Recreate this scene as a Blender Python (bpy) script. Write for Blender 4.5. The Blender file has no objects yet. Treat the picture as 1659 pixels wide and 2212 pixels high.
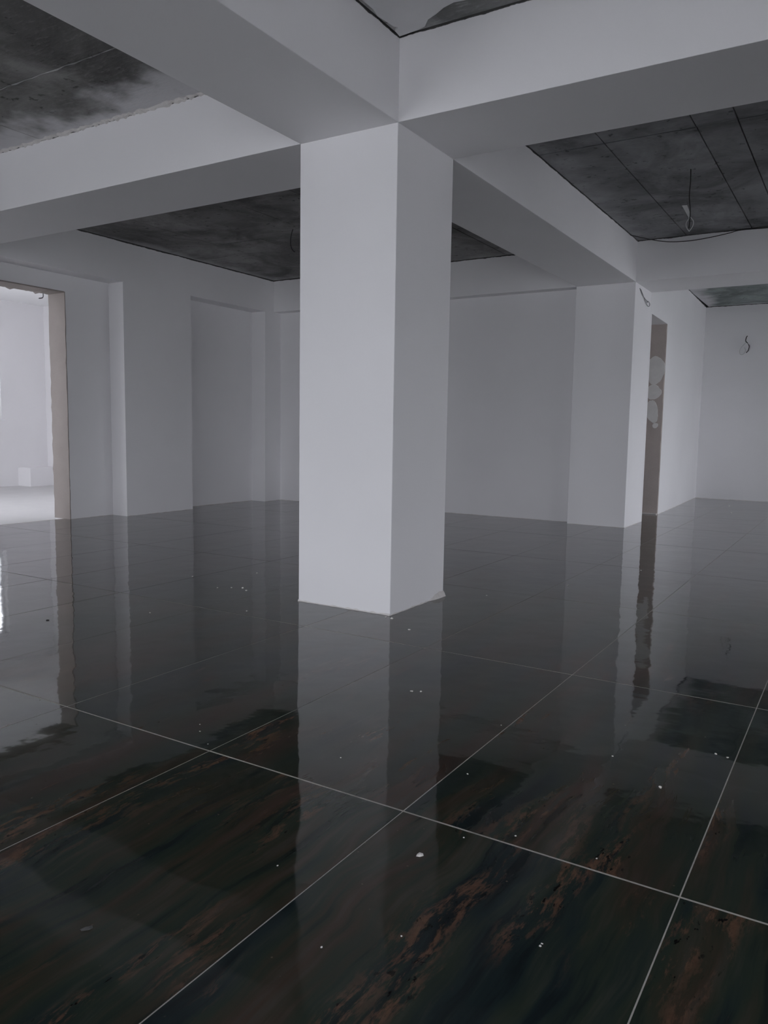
import bpy, bmesh, math, random
from mathutils import Matrix, Vector

random.seed(7)
scn = bpy.context.scene
col = scn.collection

# ------------------------------------------------------------------ camera
cam_d = bpy.data.cameras.new('camera')
cam_d.sensor_fit = 'HORIZONTAL'
cam_d.sensor_width = 36.0
cam_d.lens = 1682.71 * 36.0 / 1659.0
cam_d.clip_start = 0.05
cam = bpy.data.objects.new('camera', cam_d)
col.objects.link(cam)
_r = Vector((0.85084803, 0.52518563, 0.01541717)).normalized()
_f = Vector((-0.52094379, 0.8470678, -0.10532673)).normalized()
_u = _r.cross(_f).normalized()
cam.matrix_world = Matrix(((_r.x, _u.x, -_f.x, 2.44668), (_r.y, _u.y, -_f.y, -4.06827),
                           (_r.z, _u.z, -_f.z, 1.15), (0, 0, 0, 1)))
scn.camera = cam

# ------------------------------------------------------------------ sky, exposure
world = bpy.data.worlds.new('overcast_sky')
scn.world = world
world.use_nodes = True
wn = world.node_tree.nodes
wn['Background'].inputs[0].default_value = (0.90, 0.925, 1.0, 1)
wn['Background'].inputs[1].default_value = 5.85
scn.view_settings.view_transform = 'Standard'
scn.view_settings.look = 'None'
scn.view_settings.gamma = 1.0
scn.view_settings.use_curve_mapping = False
scn.view_settings.exposure = 0.0
scn.cycles.diffuse_bounces = 8
scn.cycles.max_bounces = 14
scn.cycles.transparent_max_bounces = 12
scn.cycles.sample_clamp_indirect = 20.0

# windows, mostly unseen, placed and sized for the light they bring: (axis, plane, u0, u1, z0, z1, inward sign)
WIN = [
    ('y', -6.5, -5.2, -3.2, 0.2, 2.9, 1), ('y', -6.5, -2.9, -0.9, 0.2, 2.9, 1),
    ('y', -6.5, 0.5, 2.2, 0.2, 2.8, 1), ('y', -6.5, 2.5, 4.2, 0.2, 2.8, 1),
    ('x', 4.79, 6.5, 8.4, 0.2, 2.6, -1), ('x', 4.79, 8.8, 10.2, 0.2, 2.4, -1),
    ('x', 4.79, -3.0, -1.8, 0.2, 2.0, -1), ('x', 4.79, 1.6, 2.8, 0.2, 1.8, -1), ('x', 4.79, 3.2, 5.2, 0.2, 1.8, -1),  # added low on the east side for fill light
    ('x', -11.2, 2.4, 4.57, 1.23, 2.9, 1), ('x', -11.2, -1.2, 1.9, 1.23, 2.9, 1),
    ('y', -1.6, -10.2, -8.3, 0.1, 3.3, 1), ('y', -1.6, -8.1, -6.3, 0.1, 3.3, 1),
]
for ax, pl, u0, u1, z0, z1, sg in WIN:          # portals: only guide the sky's light through the openings
    ld = bpy.data.lights.new('window_portal', 'AREA')
    ld.shape = 'RECTANGLE'; ld.size = u1 - u0; ld.size_y = z1 - z0
    ld.cycles.is_portal = True
    lo = bpy.data.objects.new('window_portal', ld); col.objects.link(lo)
    m = (u0 + u1) / 2; zc = (z0 + z1) / 2
    if ax == 'y':
        lo.location = (m, pl - 0.26 * sg, zc); d = Vector((0, sg, 0))
    else:
        lo.location = (pl - 0.26 * sg, m, zc); d = Vector((sg, 0, 0))
    lo.rotation_euler = d.to_track_quat('-Z', 'Z').to_euler()

# ------------------------------------------------------------------ constants (metres)
W = 0.716                     # column and beam width
H = 2.93                      # beam soffit
ZC = 3.404                    # ceiling
YB = 5.507                    # back beam face
XL = -5.502                   # left wall face
XE, YS, YF = 4.79, -6.5, 10.95

# ------------------------------------------------------------------ node helpers
class NT:
    def __init__(s, name):
        s.m = bpy.data.materials.new(name); s.m.use_nodes = True
        s.t = s.m.node_tree; s.b = s.t.nodes['Principled BSDF']
    def n(s, kind, **kw):
        nd = s.t.nodes.new(kind)
        for k, v in kw.items(): setattr(nd, k, v)
        return nd
    def set(s, nd, key, v):
        if isinstance(v, bpy.types.NodeSocket): s.t.links.new(v, nd.inputs[key])
        else: nd.inputs[key].default_value = v
    def math(s, op, a, b=0.0, c=0.0, clamp=False):
        nd = s.n('ShaderNodeMath', operation=op); nd.use_clamp = clamp
        s.set(nd, 0, a); s.set(nd, 1, b); s.set(nd, 2, c); return nd.outputs[0]
    def step(s, v, lo, hi):
        nd = s.n('ShaderNodeMapRange'); nd.interpolation_type = 'SMOOTHSTEP'
        s.set(nd, 0, v); s.set(nd, 1, lo); s.set(nd, 2, hi); return nd.outputs[0]
    def noise(s, vec, scale, detail=3.0, rough=0.55, dist=0.0):
        nd = s.n('ShaderNodeTexNoise'); s.set(nd, 'Vector', vec); s.set(nd, 'Scale', scale)
        s.set(nd, 'Detail', detail); s.set(nd, 'Roughness', rough); s.set(nd, 'Distortion', dist)
        return nd.outputs[0]
    def mix(s, f, a, b, mode='MIX'):
        nd = s.n('ShaderNodeMix', data_type='RGBA', blend_type=mode)
        s.set(nd, 0, f)
        for i, v in ((6, a), (7, b)):
            s.set(nd, i, v if isinstance(v, bpy.types.NodeSocket) else (*v, 1.0))
        return nd.outputs[2]
    def ramp(s, f, stops):
        nd = s.n('ShaderNodeValToRGB'); e = nd.color_ramp.elements
        while len(e) < len(stops): e.new(0.5)
        for q, (p, c) in zip(e, stops): q.position = p; q.color = (*c, 1)
        s.set(nd, 0, f); return nd.outputs[0]
    def vmul(s, v, k):
        nd = s.n('ShaderNodeVectorMath', operation='MULTIPLY'); s.set(nd, 0, v); s.set(nd, 1, k); return nd.outputs[0]
    def vadd(s, v, k):
        nd = s.n('ShaderNodeVectorMath', operation='ADD'); s.set(nd, 0, v); s.set(nd, 1, k); return nd.outputs[0]
    def pos(s): return s.n('ShaderNodeNewGeometry').outputs['Position']
    def obj(s): return s.n('ShaderNodeTexCoord').outputs['Object']
    def sep(s, v):
        nd = s.n('ShaderNodeSeparateXYZ'); s.set(nd, 0, v); return nd.outputs
    def bump(s, h, strength, dist):
        nd = s.n('ShaderNodeBump'); s.set(nd, 'Height', h); s.set(nd, 'Strength', strength); s.set(nd, 'Distance', dist)
        s.set(s.b, 'Normal', nd.outputs[0])
    def out(s, color=None, rough=None, spec=None):
        if color is not None: s.set(s.b, 'Base Color', color if isinstance(color, bpy.types.NodeSocket) else (*color, 1))
        if rough is not None: s.set(s.b, 'Roughness', rough)
        if spec is not None: s.set(s.b, 'Specular IOR Level', spec)
        return s.m

# ------------------------------------------------------------------ materials
def mat_paint(name='white_wall_paint', tint=(0.845, 0.835, 0.85), ragged=True):
    k = NT(name); p = k.pos()
    big = k.noise(p, 0.9, 3, 0.5)
    c = k.mix(k.step(big, 0.3, 0.7), tint, tuple(v * 0.965 for v in tint))
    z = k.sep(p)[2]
    # paint ends in a ragged line; gap shadow under the ceiling painted in dark
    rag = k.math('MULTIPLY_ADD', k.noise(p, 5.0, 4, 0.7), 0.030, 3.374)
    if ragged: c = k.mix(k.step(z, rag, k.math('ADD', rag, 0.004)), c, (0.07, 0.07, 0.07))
    k.bump(k.noise(p, 42, 4, 0.6), 0.10, 0.004)
    return k.out(c, 0.62, 0.3)

def mat_raw_plaster(name, g):
    k = NT(name); p = k.pos()
    n = k.noise(p, 5, 5, 0.6); n2 = k.noise(p, 60, 3, 0.6)
    c = k.mix(n, tuple(v * g for v in (0.30, 0.265, 0.25)), tuple(v * g for v in (0.38, 0.34, 0.32)))
    c = k.mix(k.math('MULTIPLY', n2, 0.25), c, (0.25, 0.22, 0.20))
    k.bump(n2, 0.3, 0.004)
    return k.out(c, 0.85, 0.2)

def mat_plain(name, c, rough=0.8, spec=0.3, var=0.15, scale=30):
    k = NT(name); p = k.pos(); n = k.noise(p, scale, 4, 0.6)
    cc = k.mix(n, tuple(v * (1 - var) for v in c), tuple(min(1, v * (1 + var)) for v in c))
    k.bump(n, 0.25, 0.003)
    return k.out(cc, rough, spec)

def mat_concrete(name, base, sprays, dusty=0.0):
    """board-marked slab; sprays: list of (axis, edge, direction, width, amount) of white paint blown over its rim"""
    k = NT(name); p = k.pos()
    rnd = k.n('ShaderNodeObjectInfo').outputs['Random']
    big = k.noise(p, 1.3, 5, 0.62, 0.6)
    fine = k.noise(k.vmul(p, (10.0, 34.0, 10.0)), 1.0, 5, 0.7)
    cloud = k.noise(p, 4.0, 6, 0.68)
    lo = tuple(v * 0.42 for v in base); hi = tuple(v * 1.65 for v in base)
    c = k.mix(k.step(big, 0.28, 0.72), lo, hi)
    c = k.mix(k.math('MULTIPLY', k.step(cloud, 0.45, 0.7), 0.55), c, tuple(v * 0.62 for v in base))
    c = k.mix(k.math('MULTIPLY', k.step(fine, 0.5, 0.75), 0.45), c, tuple(v * 1.6 for v in base))
    c = k.mix(k.math('MULTIPLY', rnd, 0.35), c, tuple(v * 0.75 for v in base))
    pit = k.noise(p, 16.0, 3, 0.5)
    c = k.mix(k.math('MULTIPLY', k.step(pit, 0.66, 0.70), 0.7), c, tuple(v * 0.3 for v in base))
    xyz = k.sep(p)
    for ax, edge, dr, width, amt in sprays:
        d = k.math('MULTIPLY', k.math('SUBTRACT', xyz['xyz'.index(ax)], edge), dr)
        wob = k.math('MULTIPLY_ADD', k.noise(k.vmul(p, (1.0, 1.0, 1.0)), 1.9, 4, 0.55), 2.2 * width, -0.55 * width)
        f = k.math('SUBTRACT', 1.0, k.step(d, k.math('SUBTRACT', wob, 0.16), k.math('ADD', wob, 0.10)))
        f = k.math('MULTIPLY', f, amt, clamp=True)
        c = k.mix(f, c, (0.72, 0.71, 0.73))
    k.bump(k.math('ADD', fine, pit), 0.5, 0.006)
    return k.out(c, 0.9, 0.2)

def mat_tile():
    k = NT('polished_dark_stone_tile')
    o = k.obj()
    rnd = k.n('ShaderNodeObjectInfo').outputs['Random']
    cmb = k.n('ShaderNodeCombineXYZ')
    k.set(cmb, 0, k.math('MULTIPLY', rnd, 37.0)); k.set(cmb, 1, k.math('MULTIPLY', rnd, 53.0)); k.set(cmb, 2, k.math('MULTIPLY', rnd, 91.0))
    v = k.vadd(o, cmb.outputs[0])
    # long veins lie along the tile, slightly wavering
    wav = k.math('MULTIPLY_ADD', k.noise(v, 1.6, 3, 0.5), 0.16, -0.08)
    cw = k.n('ShaderNodeCombineXYZ'); k.set(cw, 0, wav)
    v = k.vadd(v, cw.outputs[0])
    band = k.noise(k.vmul(v, (5.5, 0.75, 1.0)), 1.0, 3, 0.5)
    streak = k.noise(k.vmul(v, (22.0, 1.7, 1.0)), 1.0, 4, 0.6)
    tone = k.math('ADD', k.math('MULTIPLY', band, 0.72), k.math('MULTIPLY', streak, 0.28))
    c = k.ramp(tone, [(0.30, (0.010, 0.0125, 0.015)), (0.41, (0.019, 0.030, 0.033)), (0.49, (0.031, 0.042, 0.032)),
                      (0.555, (0.046, 0.040, 0.029)), (0.62, (0.066, 0.042, 0.033)), (0.72, (0.030, 0.042, 0.038))])
    c = k.mix(k.math('MULTIPLY', k.step(streak, 0.50, 0.70), 0.5), c, (0.060, 0.066, 0.055))
    c = k.mix(k.math('MULTIPLY', k.step(streak, 0.48, 0.32), 0.55), c, (0.010, 0.013, 0.016))
    # rusty crusts: broken lumps inside a few of the bands
    where = k.noise(k.vmul(k.vadd(v, (3.1, 7.7, 0.0)), (6.5, 1.1, 1.0)), 1.0, 2, 0.5)
    lumps = k.noise(k.vmul(v, (30.0, 6.0, 1.0)), 1.0, 6, 0.75)
    rust = k.math('MULTIPLY', k.step(where, 0.50, 0.66), k.step(lumps, 0.49, 0.60))
    rc = k.mix(k.noise(v, 30, 4, 0.7), (0.075, 0.038, 0.024), (0.24, 0.135, 0.088))
    c = k.mix(k.math('MULTIPLY', rust, 0.85), c, rc)
    hole = k.math('MULTIPLY', k.step(where, 0.55, 0.62), k.step(k.noise(k.vmul(v, (60.0, 26.0, 1.0)), 1.0, 3, 0.6), 0.62, 0.68))
    c = k.mix(hole, c, (0.008, 0.008, 0.008))
    vo = k.n('ShaderNodeTexVoronoi'); k.set(vo, 'Vector', v); k.set(vo, 'Scale', 22.0); k.set(vo, 'Randomness', 1.0)
    spk = k.math('MULTIPLY', k.step(vo.outputs['Distance'], 0.075, 0.045), k.step(k.noise(v, 4.0, 2, 0.5), 0.5, 0.62))
    c = k.mix(k.math('MULTIPLY', spk, 0.55), c, (0.22, 0.17, 0.13))
    # building dust, wiped about
    p = k.pos()
    dust = k.math('MULTIPLY', k.step(k.noise(p, 0.7, 4, 0.6), 0.45, 0.75), k.step(k.noise(k.vmul(p, (3.0, 9.0, 1.0)), 1.0, 5, 0.7), 0.5, 0.8))
    c = k.mix(k.math('MULTIPLY', dust, 0.02), c, (0.45, 0.44, 0.43))
    r = k.math('MULTIPLY_ADD', dust, 0.10, 0.035)
    h = k.math('ADD', k.noise(p, 3.2, 2, 0.4), k.math('MULTIPLY', k.noise(p, 11.0, 2, 0.4), 0.16))
    # glaze: matt body seen straight down, mirror at grazing angles (Schlick-type Fresnel curve)
    bp = k.n('ShaderNodeBump'); k.set(bp, 'Height', h); k.set(bp, 'Strength', 0.022); k.set(bp, 'Distance', 0.10)
    lw = k.n('ShaderNodeLayerWeight'); k.set(lw, 'Blend', 0.5); k.set(lw, 'Normal', bp.outputs[0])
    fr = k.math('MULTIPLY_ADD', k.math('POWER', lw.outputs['Facing'], 4.5), 0.97, 0.006)
    c = k.mix(1.0, c, (0.78, 0.79, 0.78), 'MULTIPLY')
    df = k.n('ShaderNodeBsdfDiffuse'); k.set(df, 'Color', c)
    gl = k.n('ShaderNodeBsdfGlossy'); k.set(gl, 'Roughness', r); k.set(gl, 'Normal', bp.outputs[0]); k.set(gl, 'Color', (1.0, 1.0, 1.0, 1.0))
    mx = k.n('ShaderNodeMixShader'); k.set(mx, 0, fr)
    k.t.links.new(df.outputs[0], mx.inputs[1]); k.t.links.new(gl.outputs[0], mx.inputs[2])
    k.t.links.new(mx.outputs[0], k.t.nodes['Material Output'].inputs[0])
    k.t.nodes.remove(k.b)
    return k.m

def mat_glass():
    k = NT('clear_window_glass')
    t = k.t; t.nodes.remove(k.b)
    tr = k.n('ShaderNodeBsdfTransparent'); gl = k.n('ShaderNodeBsdfGlossy'); fr = k.n('ShaderNodeFresnel')
    gl.inputs['Roughness'].default_value = 0.0
    mx = k.n('ShaderNodeMixShader')
    t.links.new(fr.outputs[0], mx.inputs[0]); t.links.new(tr.outputs[0], mx.inputs[1]); t.links.new(gl.outputs[0], mx.inputs[2])
    t.links.new(mx.outputs[0], t.nodes['Material Output'].inputs[0])
    return k.m

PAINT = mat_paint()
PAINT_SIDE = mat_paint('white_side_room_paint', (0.82, 0.81, 0.82), False)
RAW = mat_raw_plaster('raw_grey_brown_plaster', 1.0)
RAW_LIT = mat_raw_plaster('raw_pale_beige_plaster', 1.75)  # same raw plaster lightened, standing in for light missing on the inner jamb
PATCH = mat_plain('white_filler_patch', (0.84, 0.83, 0.81), 0.9, 0.2, 0.10, 12)
TILE = mat_tile()
GLASS = mat_glass()
GROUT = mat_plain('pale_cement_grout', (0.42, 0.40, 0.37), 0.9, 0.2, 0.3, 60)
CHIP = mat_plain('white_plaster_crumb', (0.70, 0.68, 0.65), 0.9, 0.2, 0.08)
FILL = mat_plain('rough_white_filler', (0.66, 0.635, 0.62), 0.9, 0.2, 0.15)
SMEAR = mat_plain('grey_cement_smear', (0.10, 0.10, 0.10), 0.9, 0.2, 0.5, 200)
DARKBIT = mat_plain('dark_dirt_crumb', (0.03, 0.028, 0.025), 0.9)
BLACKWIRE = mat_plain('dark_cable_sheath', (0.035, 0.033, 0.033), 0.5)
WHITEWIRE = mat_plain('white_cable_sheath', (0.55, 0.55, 0.55), 0.5)
GREYWIRE = mat_plain('grey_cable_sheath', (0.20, 0.20, 0.21), 0.5)
PVC = mat_plain('white_window_frame', (0.82, 0.82, 0.83), 0.35, 0.5, 0.02)
SCREED = mat_plain('pale_cement_screed', (0.62, 0.61, 0.61), 0.75, 0.3, 0.08, 3)
SKIM = mat_plain('grey_ceiling_skim_plaster', (0.76, 0.76, 0.77), 0.85, 0.2, 0.07, 4)
SLAB = mat_plain('raw_concrete_slab', (0.05, 0.05, 0.05), 0.9, 0.2, 0.3, 4)
UPLIGHT_GROUND = mat_plain('outdoor_paving', (0.70, 0.70, 0.69), 0.9, 0.2, 0.10, 0.4)
CONC_LEFT = mat_concrete('raw_ceiling_concrete_left_bay', (0.27, 0.265, 0.26), [('y', 0.0, -1, 0.50, 0.95)])
CONC_MID = mat_concrete('raw_ceiling_concrete_middle_bay', (0.24, 0.235, 0.235), [('x', XL, 1, 0.22, 0.55), ('y', YB, -1, 0.20, 0.35)])
CONC_RIGHT = mat_concrete('raw_ceiling_concrete_right_bay', (0.23, 0.23, 0.24), [('x', 0.0, 1, 0.30, 0.22)])
CONC_FAR = mat_concrete('raw_ceiling_concrete_far_bay', (0.26, 0.29, 0.285), [('x', -0.1, 1, 0.30, 0.9), ('y', YF, -1, 0.16, 0.6)])
CONC_NEAR = mat_concrete('raw_ceiling_concrete_near_bay', (0.40, 0.40, 0.40), [])

# ------------------------------------------------------------------ mesh helpers
def new(name, verts, faces, m, parent=None, smooth=False):
    me = bpy.data.meshes.new(name); me.from_pydata([tuple(v) for v in verts], [], faces); me.update()
    me.materials.append(m)
    if smooth:
        for p in me.polygons: p.use_smooth = True
    ob = bpy.data.objects.new(name, me); col.objects.link(ob)
    if parent is not None: ob.parent = parent
    return ob

def tag(ob, label=None, cat=None, group=None, kind=None):
    for k, v in (('label', label), ('category', cat), ('group', group), ('kind', kind)):
        if v: ob[k] = v
    return ob

def empty(name, loc=(0, 0, 0)):
    e = bpy.data.objects.new(name, None); col.objects.link(e); e.location = loc; e.empty_display_size = 0.1
    return e

def prism(poly, z0, z1, V, F):
    n = len(poly); b = len(V)
    V += [(x, y, z0) for x, y in poly] + [(x, y, z1) for x, y in poly]
    F.append(tuple(b + i for i in reversed(range(n)))); F.append(tuple(b + n + i for i in range(n)))
    for i in range(n):
        j = (i + 1) % n; F.append((b + i, b + j, b + n + j, b + n + i))

def rect(x0, x1, y0, y1): return [(x0, y0), (x1, y0), (x1, y1), (x0, y1)]

def solid(name, parts, m, parent=None, bevel=0.0):
    """parts: (polygon in plan, z0, z1), joined as one mesh"""
    V, F = [], []
    for poly, z0, z1 in parts: prism(poly, z0, z1, V, F)
    ob = new(name, V, F, m, parent)
    if bevel:
        md = ob.modifiers.new('arris', 'BEVEL'); md.width = bevel; md.segments = 2; md.limit_method = 'ANGLE'
    return ob

def tube(name, pts, r, m, parent=None, sides=8, close=False):
    P = [Vector(p) for p in pts]
    # smooth through the points
    Q = []
    for i in range(len(P) - 1):
        p0 = P[max(i - 1, 0)]; p1 = P[i]; p2 = P[i + 1]; p3 = P[min(i + 2, len(P) - 1)]
        for s in range(5):
            t = s / 5
            Q.append(0.5 * ((2 * p1) + (p2 - p0) * t + (2 * p0 - 5 * p1 + 4 * p2 - p3) * t * t + (3 * p1 - p0 - 3 * p2 + p3) * t ** 3))
    Q.append(P[-1])
    V, F = [], []
    nrm = None
    for i, q in enumerate(Q):
        d = (Q[min(i + 1, len(Q) - 1)] - Q[max(i - 1, 0)]).normalized()
        if nrm is None:
            nrm = d.orthogonal().normalized()
        nrm = (nrm - d * nrm.dot(d)).normalized(); bi = d.cross(nrm)
        for k in range(sides):
            a = 2 * math.pi * k / sides
            V.append(q + (nrm * math.cos(a) + bi * math.sin(a)) * r)
    for i in range(len(Q) - 1):
        for k in range(sides):
            k2 = (k + 1) % sides
            F.append((i * sides + k, i * sides + k2, (i + 1) * sides + k2, (i + 1) * sides + k))
    F.append(tuple(reversed(range(sides)))); b = (len(Q) - 1) * sides; F.append(tuple(b + k for k in range(sides)))
    return new(name, V, F, m, parent, True)

def fillet(name, a, b, out, m, parent, h=0.012, w=0.008, step=0.06, bump=None, z=0.0):
    """ragged bead of plaster along a straight foot of wall from a to b; out = outward direction in plan"""
    a = Vector(a); b = Vector(b); o = Vector(out); L = (b - a).length; n = max(2, int(L / step))
    V, F = [], []
    rr = random.Random(hash(name) % 1000 + int(L * 100))
    for i in range(n + 1):
        q = a.lerp(b, i / n)
        hh = h * rr.uniform(0.25, 1.0); ww = w * rr.uniform(0.2, 1.0)
        if bump:
            e = bump(i / n); hh += e; ww += e * 0.5
        V += [(q.x - o.x * 0.002, q.y - o.y * 0.002, z), (q.x + o.x * ww, q.y + o.y * ww, z),
              (q.x + o.x * ww * 0.5, q.y + o.y * ww * 0.5, z + hh * 0.6), (q.x - o.x * 0.002, q.y - o.y * 0.002, z + hh)]
    for i in range(n):
        for k in range(4):
            k2 = (k + 1) % 4
            F.append((i * 4 + k, i * 4 + k2, i * 4 + 4 + k2, i * 4 + 4 + k))
    F.append((0, 1, 2, 3)); F.append((4 * n + 3, 4 * n + 2, 4 * n + 1, 4 * n))
    ob = new(name, V, F, m, parent)
    bm = bmesh.new(); bm.from_mesh(ob.data); bmesh.ops.recalc_face_normals(bm, faces=bm.faces); bm.to_mesh(ob.data); bm.free()
    return ob

rl = random.Random(77)
def lump(name, r, m, parent=None, seed=0, flat=0.5, sub=1):
    bm = bmesh.new(); bmesh.ops.create_icosphere(bm, subdivisions=sub, radius=1.0)
    for v in bm.verts:
        k = 0.75 + 0.5 * rl.random()
        v.co = Vector((v.co.x * r[0] * k, v.co.y * r[1] * k, max(v.co.z, -0.35) * r[2] * k * flat))
    me = bpy.data.meshes.new(name); bm.to_mesh(me); bm.free(); me.materials.append(m)
    ob = bpy.data.objects.new(name, me); col.objects.link(ob)
    if parent is not None: ob.parent = parent
    return ob

# ------------------------------------------------------------------ floor: bed + single tiles
floor = solid('floor', [(rect(-5.9, XE, YS, YF), -0.14, -0.0005)], GROUT)
tag(floor, kind='structure')
tag(solid('floor_side_room', [(rect(-11.2, -5.9, -1.6, 5.5), -0.16, -0.018)], SCREED), kind='structure')
TX, TY, GAP = 0.8, 1.6, 0.0045
def tile_mesh(w, l):
    bm = bmesh.new(); bmesh.ops.create_cube(bm, size=1.0)
    for v in bm.verts: v.co = Vector((v.co.x * w, v.co.y * l, v.co.z * 0.010 - 0.005))
    top = [e for e in bm.edges if all(v.co.z > -0.001 for v in e.verts)]
    bmesh.ops.bevel(bm, geom=top, offset=0.0010, segments=1, affect='EDGES')
    me = bpy.data.meshes.new('floor_tile'); bm.to_mesh(me); bm.free(); me.materials.append(TILE); return me
tiles = {}
rt = random.Random(21)
xs = [-5.9] + [0.527 + TX * k for k in range(-8, 6)] + [XE]
ys = [YS] + [-0.510 + TY * k for k in range(-3, 8)] + [YF]
for x0, x1 in zip(xs, xs[1:]):
    for y0, y1 in zip(ys, ys[1:]):
        w = round(x1 - x0 - GAP * 0.55, 4); l = round(y1 - y0 - GAP * 1.45, 4)
        if w < 0.03 or l < 0.03: continue
        me = tiles.get((w, l)) or tiles.setdefault((w, l), tile_mesh(w, l))
        o = bpy.data.objects.new('floor_tile', me); col.objects.link(o); o.parent = floor
        o.location = ((x0 + x1) / 2, (y0 + y1) / 2, rt.uniform(0.0, 0.0002))
        o.rotation_euler = (rt.uniform(-.00025, .00025), rt.uniform(-.0006, .0006), rt.choice((0, 0, math.pi)))

# ------------------------------------------------------------------ ceiling: slab + formwork panels
ceiling = solid('ceiling', [(rect(-6.3, XE + 0.3, YS - 0.3, 11.25), ZC + 0.018, ZC + 0.22)], SLAB)
tag(ceiling, kind='structure')
ceil2 = solid('ceiling_side_room', [(rect(-11.5, -6.3, -1.9, 5.8), ZC, ZC + 0.22)], PAINT)
ceil2.data.materials[0] = mat_plain('white_side_room_ceiling', (0.88, 0.88, 0.88), 0.7, 0.3, 0.02, 1.0)
tag(ceil2, kind='structure')
rp = random.Random(4)
def panels(xb, yb, m, gap=0.007):
    for x0, x1 in zip(xb, xb[1:]):
        for y0, y1 in zip(yb, yb[1:]):
            p = solid('ceiling_panel', [(rect(x0 + gap / 2, x1 - gap / 2, y0 + gap / 2, y1 - gap / 2), ZC + rp.uniform(-0.003, 0.003), ZC + 0.0185)], m, ceiling)
panels([0.0, 0.54, 1.22, 1.50, 2.2, 2.9, 3.6, 4.3, XE], [W, 2.24, YB], CONC_RIGHT, 0.010)
panels([XL, -4.62, -3.91, -3.16, -2.4, -1.65, -W], [W, 3.35, YB], CONC_MID, 0.010)
panels([XL, -3.32, -W], [YS, -5.4, -4.4, -3.2, -1.95, -0.725, 0.0], CONC_LEFT)
panels([-0.1, 1.1, 2.3, 3.5, XE], [6.317, 7.5, 8.35, 9.25, 10.05, YF], CONC_FAR, 0.010)
panels([0.0, 1.5, 3.0, XE], [YS, -4.0, -2.0, 0.0], CONC_NEAR)
rr_ = random.Random(31)
V, F = [], []
for i in range(31):                              # cement fin left by the formwork joint
    x = -3.3 + 2.55 * i / 30; h = 0.007 * rr_.uniform(-0.8, 0.6); y = -0.725 + rr_.uniform(-0.004, 0.004)
    V += [(x, y - 0.004, ZC), (x, y, ZC - h - 0.004), (x, y + 0.004, ZC)]
for i in range(30):
    a = 3 * i
    F += [(a, a + 1, a + 4, a + 3), (a + 1, a + 2, a + 5, a + 4), (a + 2, a, a + 3, a + 5)]
F += [(0, 2, 1), (90, 91, 92)]
new('joint_fin', V, F, CONC_NEAR, ceiling)
# skim coat of the near bay with its broken edge by the beam
rs = random.Random(9)
edge = [(0.012, -0.02), (0.05, -0.022), (0.13, -0.03), (0.19, -0.045), (0.24, -0.10), (0.30, -0.125), (0.37, -0.165), (0.44, -0.185),
        (0.52, -0.17), (0.60, -0.15), (0.68, -0.10), (0.78, -0.07), (0.9, -0.10), (1.2, -0.14), (1.7, -0.08), (2.4, -0.12), (3.4, -0.05), (4.0, -0.1), (4.75, -0.06)]
left_edge = [(0.03 + rs.uniform(-0.012, 0.018), y) for y in (-5.0, -4.2, -3.4, -2.7, -2.0, -1.4, -0.9, -0.6, -0.42, -0.34, -0.27, -0.2, -0.13)] + [(0.055, -0.11), (0.02, -0.085)]
poly = [(4.75, -5.0)] + list(reversed(edge)) + list(reversed(left_edge))
sk = solid('plaster_skim', [(list(reversed(poly)), ZC - 0.014, ZC - 0.0035)], SKIM, ceiling)

# ------------------------------------------------------------------ walls
def window(n, ax, pl, u0, u1, z0, z1, sg):
    """white casement in an opening: frame, mullion, panes, sill"""
    root = empty('window_%d' % n, (0, 0, 0)); tag(root, kind='structure')
    def bx(name, a0, a1, c0, c1, d0, d1, m, par):
        # a: along the wall, c: height, d: depth outward from the inner face
        if ax == 'y': r = rect(a0, a1, min(pl - sg * d0, pl - sg * d1), max(pl - sg * d0, pl - sg * d1))
        else: r = rect(min(pl - sg * d0, pl - sg * d1), max(pl - sg * d0, pl - sg * d1), a0, a1)
        return solid(name, [(r, c0, c1)], m, par, 0.003)
    f = 0.06; mid = (u0 + u1) / 2
    for a0, a1, c0, c1 in ((u0, u0 + f, z0, z1), (u1 - f, u1, z0, z1), (u0 + f, u1 - f, z0, z0 + f), (u0 + f, u1 - f, z1 - f, z1)):
        bx('window_frame', a0, a1, c0, c1, 0.10, 0.17, PVC, root)
    bx('mullion', mid - 0.04, mid + 0.04, z0 + f, z1 - f, 0.10, 0.17, PVC, root)
    bx('pane', u0 + f, mid - 0.04, z0 + f, z1 - f, 0.130, 0.136, GLASS, root)
    bx('pane', mid + 0.04, u1 - f, z0 + f, z1 - f, 0.130, 0.136, GLASS, root)
    bx('window_sill', u0 - 0.04, u1 + 0.04, z0 - 0.03, z0, -0.05, 0.10, PVC, root)

def wall_with_holes(name, ax, pl, a0, a1, z1, th, sg, holes, m=PAINT):
    parts = []
    cuts = sorted(holes); cur = a0
    def add(b0, b1, c0, c1):
        lo, hi = sorted((pl, pl - sg * th))
        parts.append((rect(b0, b1, lo, hi) if ax == 'y' else rect(lo, hi, b0, b1), c0, c1))
    for h0, h1, hz0, hz1 in cuts:
        add(cur, h0, -0.02, z1); add(h0, h1, -0.02, hz0 - 0.03); add(h0, h1, hz1, z1); cur = h1
    add(cur, a1, -0.02, z1)
    return tag(solid(name, parts, m), kind='structure')

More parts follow.
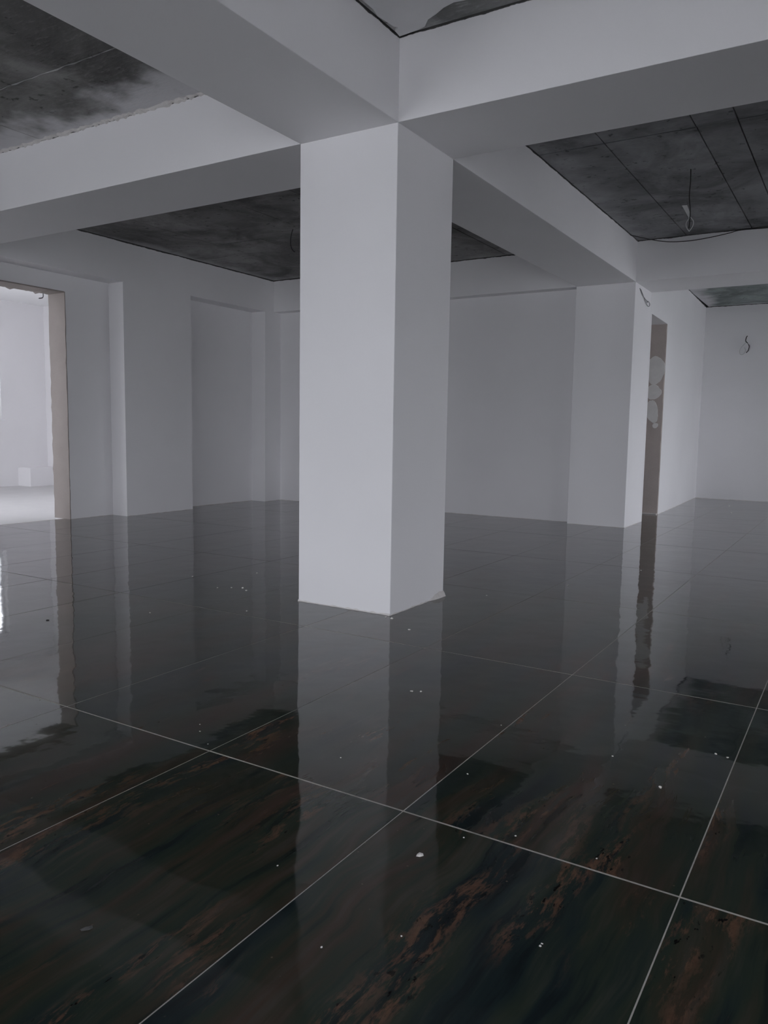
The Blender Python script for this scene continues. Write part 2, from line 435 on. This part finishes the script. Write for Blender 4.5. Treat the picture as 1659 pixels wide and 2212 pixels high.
def holes(ax, pl): return [(w[2], w[3], w[4], w[5]) for w in WIN if w[0] == ax and w[1] == pl]
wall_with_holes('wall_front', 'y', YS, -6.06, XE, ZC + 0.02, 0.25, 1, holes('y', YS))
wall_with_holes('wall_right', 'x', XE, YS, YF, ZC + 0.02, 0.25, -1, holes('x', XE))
wall_with_holes('wall_side_room_left', 'x', -11.2, -1.85, 5.75, ZC, 0.25, 1, holes('x', -11.2), PAINT_SIDE)
wall_with_holes('wall_side_room_front', 'y', -1.6, -11.2, -6.064, ZC, 0.25, 1, holes('y', -1.6), PAINT_SIDE)
wall_with_holes('wall_side_room_back', 'y', 5.5, -11.2, -6.064, ZC, 0.25, -1, [], PAINT_SIDE)
for i, w in enumerate(WIN): window(i + 1, *w)  # mostly unseen, some added for fill light

# left wall with its recesses and the doorway
XR, XO = -5.769, -6.064       # recess face, outer face
ZT = 2.915
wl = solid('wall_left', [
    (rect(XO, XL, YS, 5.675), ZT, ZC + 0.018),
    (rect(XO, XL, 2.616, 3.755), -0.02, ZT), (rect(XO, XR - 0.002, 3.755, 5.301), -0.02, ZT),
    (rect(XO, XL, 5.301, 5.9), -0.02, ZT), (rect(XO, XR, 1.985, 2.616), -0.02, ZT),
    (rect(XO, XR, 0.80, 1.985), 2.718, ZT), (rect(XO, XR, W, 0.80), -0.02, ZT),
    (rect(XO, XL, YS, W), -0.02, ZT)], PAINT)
tag(wl, kind='structure')
# raw plaster reveal of the doorway: jamb and head with chipped edges
rj = random.Random(3)
def lining_jamb():
    V, F = [], []; n = 36; zt = 2.718
    for i in range(n + 1):
        z = zt * i / n
        a = XR - 0.001 + rj.uniform(0.000, 0.004); b = XO + rj.uniform(-0.012, 0.004); t = 0.012
        V += [(a, 1.987, z), (b, 1.987, z), (b, 1.985 - t, z), (a, 1.985 - t + rj.uniform(0, 0.005), z)]
    for i in range(n):
        for k in range(4):
            k2 = (k + 1) % 4; F.append((i * 4 + k, i * 4 + k2, i * 4 + 4 + k2, i * 4 + 4 + k))
    F.append((0, 1, 2, 3)); F.append((4 * n + 3, 4 * n + 2, 4 * n + 1, 4 * n))
    return V, F
def lining_head():
    V, F = [], []; n = 40; y0, y1 = 0.80, 1.973
    for i in range(n + 1):
        y = y0 + (y1 - y0) * i / n
        drop = 0.012 + (rj.uniform(0.0, 0.022) if rj.random() < 0.13 else rj.uniform(0, 0.005))
        V += [(XR + rj.uniform(0, 0.003), y, 2.72), (XR + rj.uniform(0, 0.003), y, 2.706), (XO, y, 2.718 - drop), (XO, y, 2.72)]
    for i in range(n):
        for k in range(4):
            k2 = (k + 1) % 4; F.append((i * 4 + k, i * 4 + k2, i * 4 + 4 + k2, i * 4 + 4 + k))
    F.append((0, 1, 2, 3)); F.append((4 * n + 3, 4 * n + 2, 4 * n + 1, 4 * n))
    return V, F
def fix(ob):
    bm = bmesh.new(); bm.from_mesh(ob.data); bmesh.ops.recalc_face_normals(bm, faces=bm.faces); bm.to_mesh(ob.data); bm.free(); return ob
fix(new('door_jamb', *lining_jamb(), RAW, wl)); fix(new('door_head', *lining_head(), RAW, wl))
for a, b in (((XL, 2.616), (XL, 3.755)), ((XR, 1.985), (XR, 2.616)), ((XR, 3.755), (XR, 5.301)), ((XL, 5.301), (XL, 5.675))):
    fillet('plaster_fillet', (*a, 0), (*b, 0), (1, 0, 0), FILL, wl, 0.010, 0.007)
# ledge in the side room
led = solid('wall_ledge', [(rect(-11.2, -10.82, 4.86, 5.5), -0.02, 0.33)], PAINT_SIDE, None, 0.006)
tag(led, kind='structure')

# back wall with the half-buried column, and the wall running off behind it
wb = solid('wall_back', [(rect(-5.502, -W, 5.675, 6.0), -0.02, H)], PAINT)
tag(wb, kind='structure')
fillet('plaster_fillet', (-5.5, 5.675, 0), (-W, 5.675, 0), (0, -1, 0), FILL, wb, 0.010, 0.008)
wi = solid('wall_inner', [
    ([(-1.3, 7.45), (-0.03, 7.45), (-0.14, YF), (-1.3, YF)], -0.02, ZC + 0.018),
    ([(-1.3, 6.38), (-0.002, 6.38), (-0.03, 7.45), (-1.3, 7.45)], 2.675, ZC + 0.018),
    (rect(-1.3, 0.0, 6.317, 6.38), -0.02, ZC + 0.018),
    (rect(-1.4, -1.3, 6.317, YF), -0.02, ZC + 0.018)], PAINT)  # back panel added unseen to keep sky light out of the doorway
tag(wi, kind='structure')
fillet('plaster_fillet', (-0.03, 7.45, 0), (-0.14, YF, 0), (1, 0, 0), FILL, wi, 0.010, 0.008)
# raw far jamb of that doorway, with three white filler patches
V, F = [], []
n = 30
for i in range(n + 1):
    z = 2.674 * i / n
    V += [(-1.29, 7.452, z), (-1.29, 7.438, z), (-0.032 - rj.uniform(0.0, 0.010), 7.438, z), (-0.031, 7.452, z)]
for i in range(n):
    for k in range(4):
        k2 = (k + 1) % 4; F.append((i * 4 + k, i * 4 + k2, i * 4 + 4 + k2, i * 4 + 4 + k))
F.append((0, 1, 2, 3)); F.append((4 * n + 3, 4 * n + 2, 4 * n + 1, 4 * n))
jam = fix(new('door_jamb', V, F, RAW_LIT, wi))
def patch(cx, cz, rx, rz, seed, tilt=0.0):
    rr = random.Random(seed); V = []; N = 26
    for y in (7.438, 7.4335 - 0.0006 * seed):
        for i in range(N):
            a = 2 * math.pi * i / N; k = 1 + 0.05 * math.sin(3 * a + seed) + rr.uniform(-0.05, 0.05)
            x = math.cos(a) * rx * k; z = math.sin(a) * rz * k
            V.append((cx + x * math.cos(tilt) - z * math.sin(tilt), y, cz + x * math.sin(tilt) + z * math.cos(tilt)))
    F = [tuple(range(N)), tuple(reversed(range(N, 2 * N)))] + [(i, N + i, N + (i + 1) % N, (i + 1) % N) for i in range(N)]
    fix(new('filler_patch', V, F, PATCH, jam))
patch(-0.160, 2.045, 0.125, 0.195, 1); patch(-0.170, 1.735, 0.100, 0.103, 2); patch(-0.180, 1.46, 0.085, 0.160, 5, 0.18); patch(-0.125, 1.265, 0.04, 0.035, 8, 0.5)
solid('threshold_strip', [(rect(-0.60, -0.035, 7.37, 7.438), 0.0, 0.014)], FILL, wi, 0.003)
wf = solid('wall_far', [(rect(-1.4, XE, YF, YF + 0.25), -0.02, ZC + 0.018)], PAINT)
tag(wf, kind='structure')
fillet('plaster_fillet', (-0.14, YF, 0), (XE, YF, 0), (0, -1, 0), FILL, wf, 0.012, 0.008)

tag(solid('ground', [(rect(-80, 80, -80, 80), -0.6, -0.45)], UPLIGHT_GROUND), kind='structure')  # unseen ground, kept pale to bounce light up onto the soffits

# ------------------------------------------------------------------ column and beams
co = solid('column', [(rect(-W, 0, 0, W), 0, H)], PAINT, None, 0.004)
tag(co, 'square white plastered column standing free in the middle of the dark floor', 'column')
fillet('plaster_fillet', (-W, 0, 0), (0, 0, 0), (0, -1, 0), FILL, co, 0.014, 0.008, 0.03, lambda t: 0.010 * (t < 0.04) + 0.006 * (t > 0.95))
fillet('plaster_fillet', (0, 0, 0), (0, W, 0), (1, 0, 0), FILL, co, 0.012, 0.008, 0.03, lambda t: 0.035 * max(0.0, min(1.0, (t - 0.72) * 6)))
bc = solid('half_column', [(rect(-W, 0, YB, 6.317), 0, H)], PAINT, None, 0.004)
tag(bc, 'white half column standing proud of the back wall end beside the doorway', 'column')
fillet('plaster_fillet', (-W, YB, 0), (0, YB, 0), (0, -1, 0), FILL, bc, 0.010, 0.007)
fillet('plaster_fillet', (0, YB, 0), (0, 6.317, 0), (1, 0, 0), FILL, bc, 0.010, 0.007)

def beam(label, r):
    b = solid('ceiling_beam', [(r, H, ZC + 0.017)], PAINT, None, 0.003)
    return tag(b, label, 'beam', 'white ceiling beams')
b1 = beam('white beam running from the upper left over the free column to the back wall', rect(-W, 0, YS, YB))
b2 = beam('white beam from the left wall meeting the free column', rect(XL, -W, 0, W))
b3 = beam('white beam leaving the free column toward the upper right', rect(0, XE, 0, W))
b4 = beam('white beam along the back wall, running on over the right opening', rect(XL, XE, YB, 6.317))
# ragged white bead where the left beam meets the raw slab
rb = random.Random(5)
fillet('plaster_bead', (XL + 0.02, 0, 0), (-W - 0.01, 0, 0), (0, -1, 0), FILL, b2, -0.030, 0.034, 0.03, None, ZC + 0.001)

# ------------------------------------------------------------------ wiring
def wire(name, label, cat='wire'):
    e = empty(name); tag(e, label, cat); return e
# pendant lead in the right bay
px, py = 1.01, 3.184
w1 = wire('pendant_lead', 'bare lamp lead with white tape hanging from the dark right ceiling')
tube('cable', [(px, py, ZC + 0.004), (px + 0.003, py, 3.30), (px, py, 3.18), (px + 0.012, py, 3.08), (px + 0.016, py, 3.00)], 0.0045, BLACKWIRE, w1)
V = []; prof = [(-0.062, 3.082, 0.004), (-0.030, 3.094, 0.010)]
tp = [(-0.050, 3.100), (-0.012, 3.104), (0.008, 3.050), (0.016, 3.000), (0.006, 2.995), (-0.020, 3.045)]
for dy in (-0.004, 0.004):
    V += [(px + x * 1.0, py + dy + x * 0.6, z) for x, z in tp]
N = len(tp)
fix(new('tape_flag', V, [tuple(range(N)), tuple(reversed(range(N, 2 * N)))] + [(i, N + i, N + (i + 1) % N, (i + 1) % N) for i in range(N)], WHITEWIRE, w1))
tube('conductor', [(px + 0.016, py, 3.005), (px - 0.012, py - 0.005, 2.96), (px - 0.008, py - 0.005, 2.92), (px + 0.014, py, 2.885)], 0.0035, WHITEWIRE, w1)
tube('conductor', [(px + 0.016, py, 3.005), (px + 0.042, py + 0.01, 2.97), (px + 0.040, py + 0.01, 2.93), (px + 0.014, py, 2.885)], 0.0035, WHITEWIRE, w1)
tube('conductor', [(px + 0.014, py, 3.005), (px + 0.014, py, 2.96), (px + 0.010, py, 2.91)], 0.0055, BLACKWIRE, w1)
# slack cable along the back beam
sc = wire('slack_cable', 'thin dark cable sagging along the ceiling edge of the back beam', 'cable')
tube('cable', [(0.005, 5.15, ZC - 0.012 - 0.004), (0.10, 5.30, ZC - 0.012 - 0.012), (0.24, 5.46, ZC - 0.012 - 0.028), (0.40, 5.495, ZC - 0.012 - 0.050), (0.60, 5.497, ZC - 0.012 - 0.058),
               (0.80, 5.497, ZC - 0.012 - 0.045), (1.0, 5.497, ZC - 0.012 - 0.02), (1.12, 5.49, ZC - 0.012 - 0.004), (1.5, 5.49, ZC - 0.012 - 0.012), (2.4, 5.49, ZC - 0.012 - 0.006)], 0.0045, BLACKWIRE, sc)
# hooked wire end in the middle bay
hk = wire('hooked_wire', 'short curved wire end on the dark ceiling left of the column')
hx, hy = -3.28, 3.17
tube('wire_end', [(hx, hy, ZC + 0.004), (hx - 0.02, hy, 3.36), (hx - 0.035, hy, 3.29), (hx - 0.03, hy, 3.22), (hx - 0.005, hy, 3.17), (hx + 0.025, hy, 3.15)], 0.005, BLACKWIRE, hk)
# curl on the half column
cw = wire('wall_wire', 'fine wire with a small loop hanging on the half column side')
tube('wire_end', [(0.004, 5.69, 2.885), (0.008, 5.76, 2.84), (0.012, 5.90, 2.80), (0.012, 6.04, 2.785), (0.012, 6.12, 2.79)], 0.0035, GREYWIRE, cw)
tube('wire_loop', [(0.008, 5.72, 2.875), (0.012, 5.88, 2.80), (0.014, 6.00, 2.745), (0.016, 6.09, 2.725), (0.016, 6.16, 2.745), (0.016, 6.15, 2.775), (0.016, 6.06, 2.78), (0.016, 6.02, 2.76)], 0.0035, GREYWIRE, cw)
# lead on the far wall
fw = wire('wall_lamp_lead', 'tangled lamp lead sticking out of the far right wall')
fx, fz = 0.56, 2.86
tube('cable', [(fx, YF - 0.002, fz), (fx - 0.012, YF - 0.03, fz - 0.03), (fx - 0.015, YF - 0.045, fz - 0.09), (fx + 0.02, YF - 0.05, fz - 0.13), (fx + 0.045, YF - 0.05, fz - 0.18),
               (fx + 0.035, YF - 0.05, fz - 0.25), (fx + 0.005, YF - 0.045, fz - 0.29)], 0.0075, BLACKWIRE, fw)
tube('conductor', [(fx + 0.02, YF - 0.055, fz - 0.13), (fx + 0.06, YF - 0.06, fz - 0.17), (fx + 0.062, YF - 0.06, fz - 0.22), (fx + 0.04, YF - 0.055, fz - 0.27)], 0.006, WHITEWIRE, fw)
tube('conductor', [(fx - 0.015, YF - 0.04, fz - 0.12), (fx - 0.06, YF - 0.05, fz - 0.17), (fx - 0.10, YF - 0.05, fz - 0.24), (fx - 0.09, YF - 0.05, fz - 0.31), (fx - 0.04, YF - 0.05, fz - 0.31),
                   (fx - 0.01, YF - 0.05, fz - 0.25), (fx - 0.03, YF - 0.05, fz - 0.2)], 0.005, WHITEWIRE, fw)
# steel hook under the doorway head
dh = wire('bent_wire', 'bent dark wire hanging under the head of the bright doorway')
tube('wire_end', [(-6.055, 1.895, 2.712), (-6.057, 1.897, 2.675), (-6.058, 1.885, 2.652), (-6.06, 1.84, 2.640)], 0.006, GREYWIRE, dh)

# ------------------------------------------------------------------ crumbs on the floor
def chip(x, y, r, label, group=None, m=CHIP, name='plaster_crumb', el=(1.0, 0.8)):
    o = lump(name, (r * el[0], r * el[1], r), m); o.location = (x, y, 0.0005 + r * 0.1); o.rotation_euler = (0, 0, random.uniform(0, 6.28))
    return tag(o, label, 'debris', group)
chip(1.95, -1.51, 0.0075, 'oval white plaster crumb alone on the floor at right')
chip(1.49, -2.30, 0.0110, 'largest white plaster crumb on the floor below the column reflection')
chip(1.00, -2.99, 0.0040, 'flat grey cement smear on the floor at lower left', None, SMEAR, 'cement_smear', (3.6, 2.2))
chip(-1.59, -1.27, 0.010, 'dark crumb on the floor inside the bright doorway reflection', None, DARKBIT, 'dirt_crumb')
G = 'tiny plaster crumbs scattered on the tiles'
for x, y, r in ((0.37, -2.0, .0035), (0.32, -1.95, .003), (0.48, -2.07, .003), (1.90, -2.48, .004), (1.90, -2.47, .003), (1.38, -1.77, .004), (0.27, -0.23, .008),
                (1.67, -2.06, .003), (1.49, -2.75, .0035), (2.06, -1.12, .006), (2.10, -1.13, .005), (0.81, -1.15, .009), (0.845, -1.13, .006), (0.05, -0.06, .012), (0.0, -0.05, .008),
                (-1.37, 0.06, .008), (-1.3, 0.10, .010), (-1.22, 0.05, .008), (-1.45, 0.0, .007), (-1.9, 0.2, .008), (-0.8, -0.42, .006), (-1.25, -0.8, .006), (-1.6, 0.6, .008),
                (0.81, 8.41, .016), (0.62, 9.6, .014), (0.35, 8.9, .012), (0.6, 1.6, .008), (0.25, 0.9, .008), (0.9, 2.6, .008), (1.75, -1.35, .004),
                (1.55, -2.15, .003), (1.62, -2.62, .003), (1.2, -2.55, .003), (1.3, -1.3, .004), (1.9, -2.05, .003), (0.95, -1.9, .003)):
    if y > 8: lb = 'tiny white plaster crumb on the far floor before the far right wall'
    elif abs(x) < 0.1 and abs(y) < 0.1: lb = 'tiny white plaster crumb at the front foot of the column'
    elif x < -0.7: lb = 'tiny white plaster crumb on the floor left of the column'
    elif y > -0.5: lb = 'tiny white plaster crumb on the floor right of the column'
    else: lb = 'tiny white plaster crumb on the foreground floor tiles'
    chip(x, y, r, lb, G)
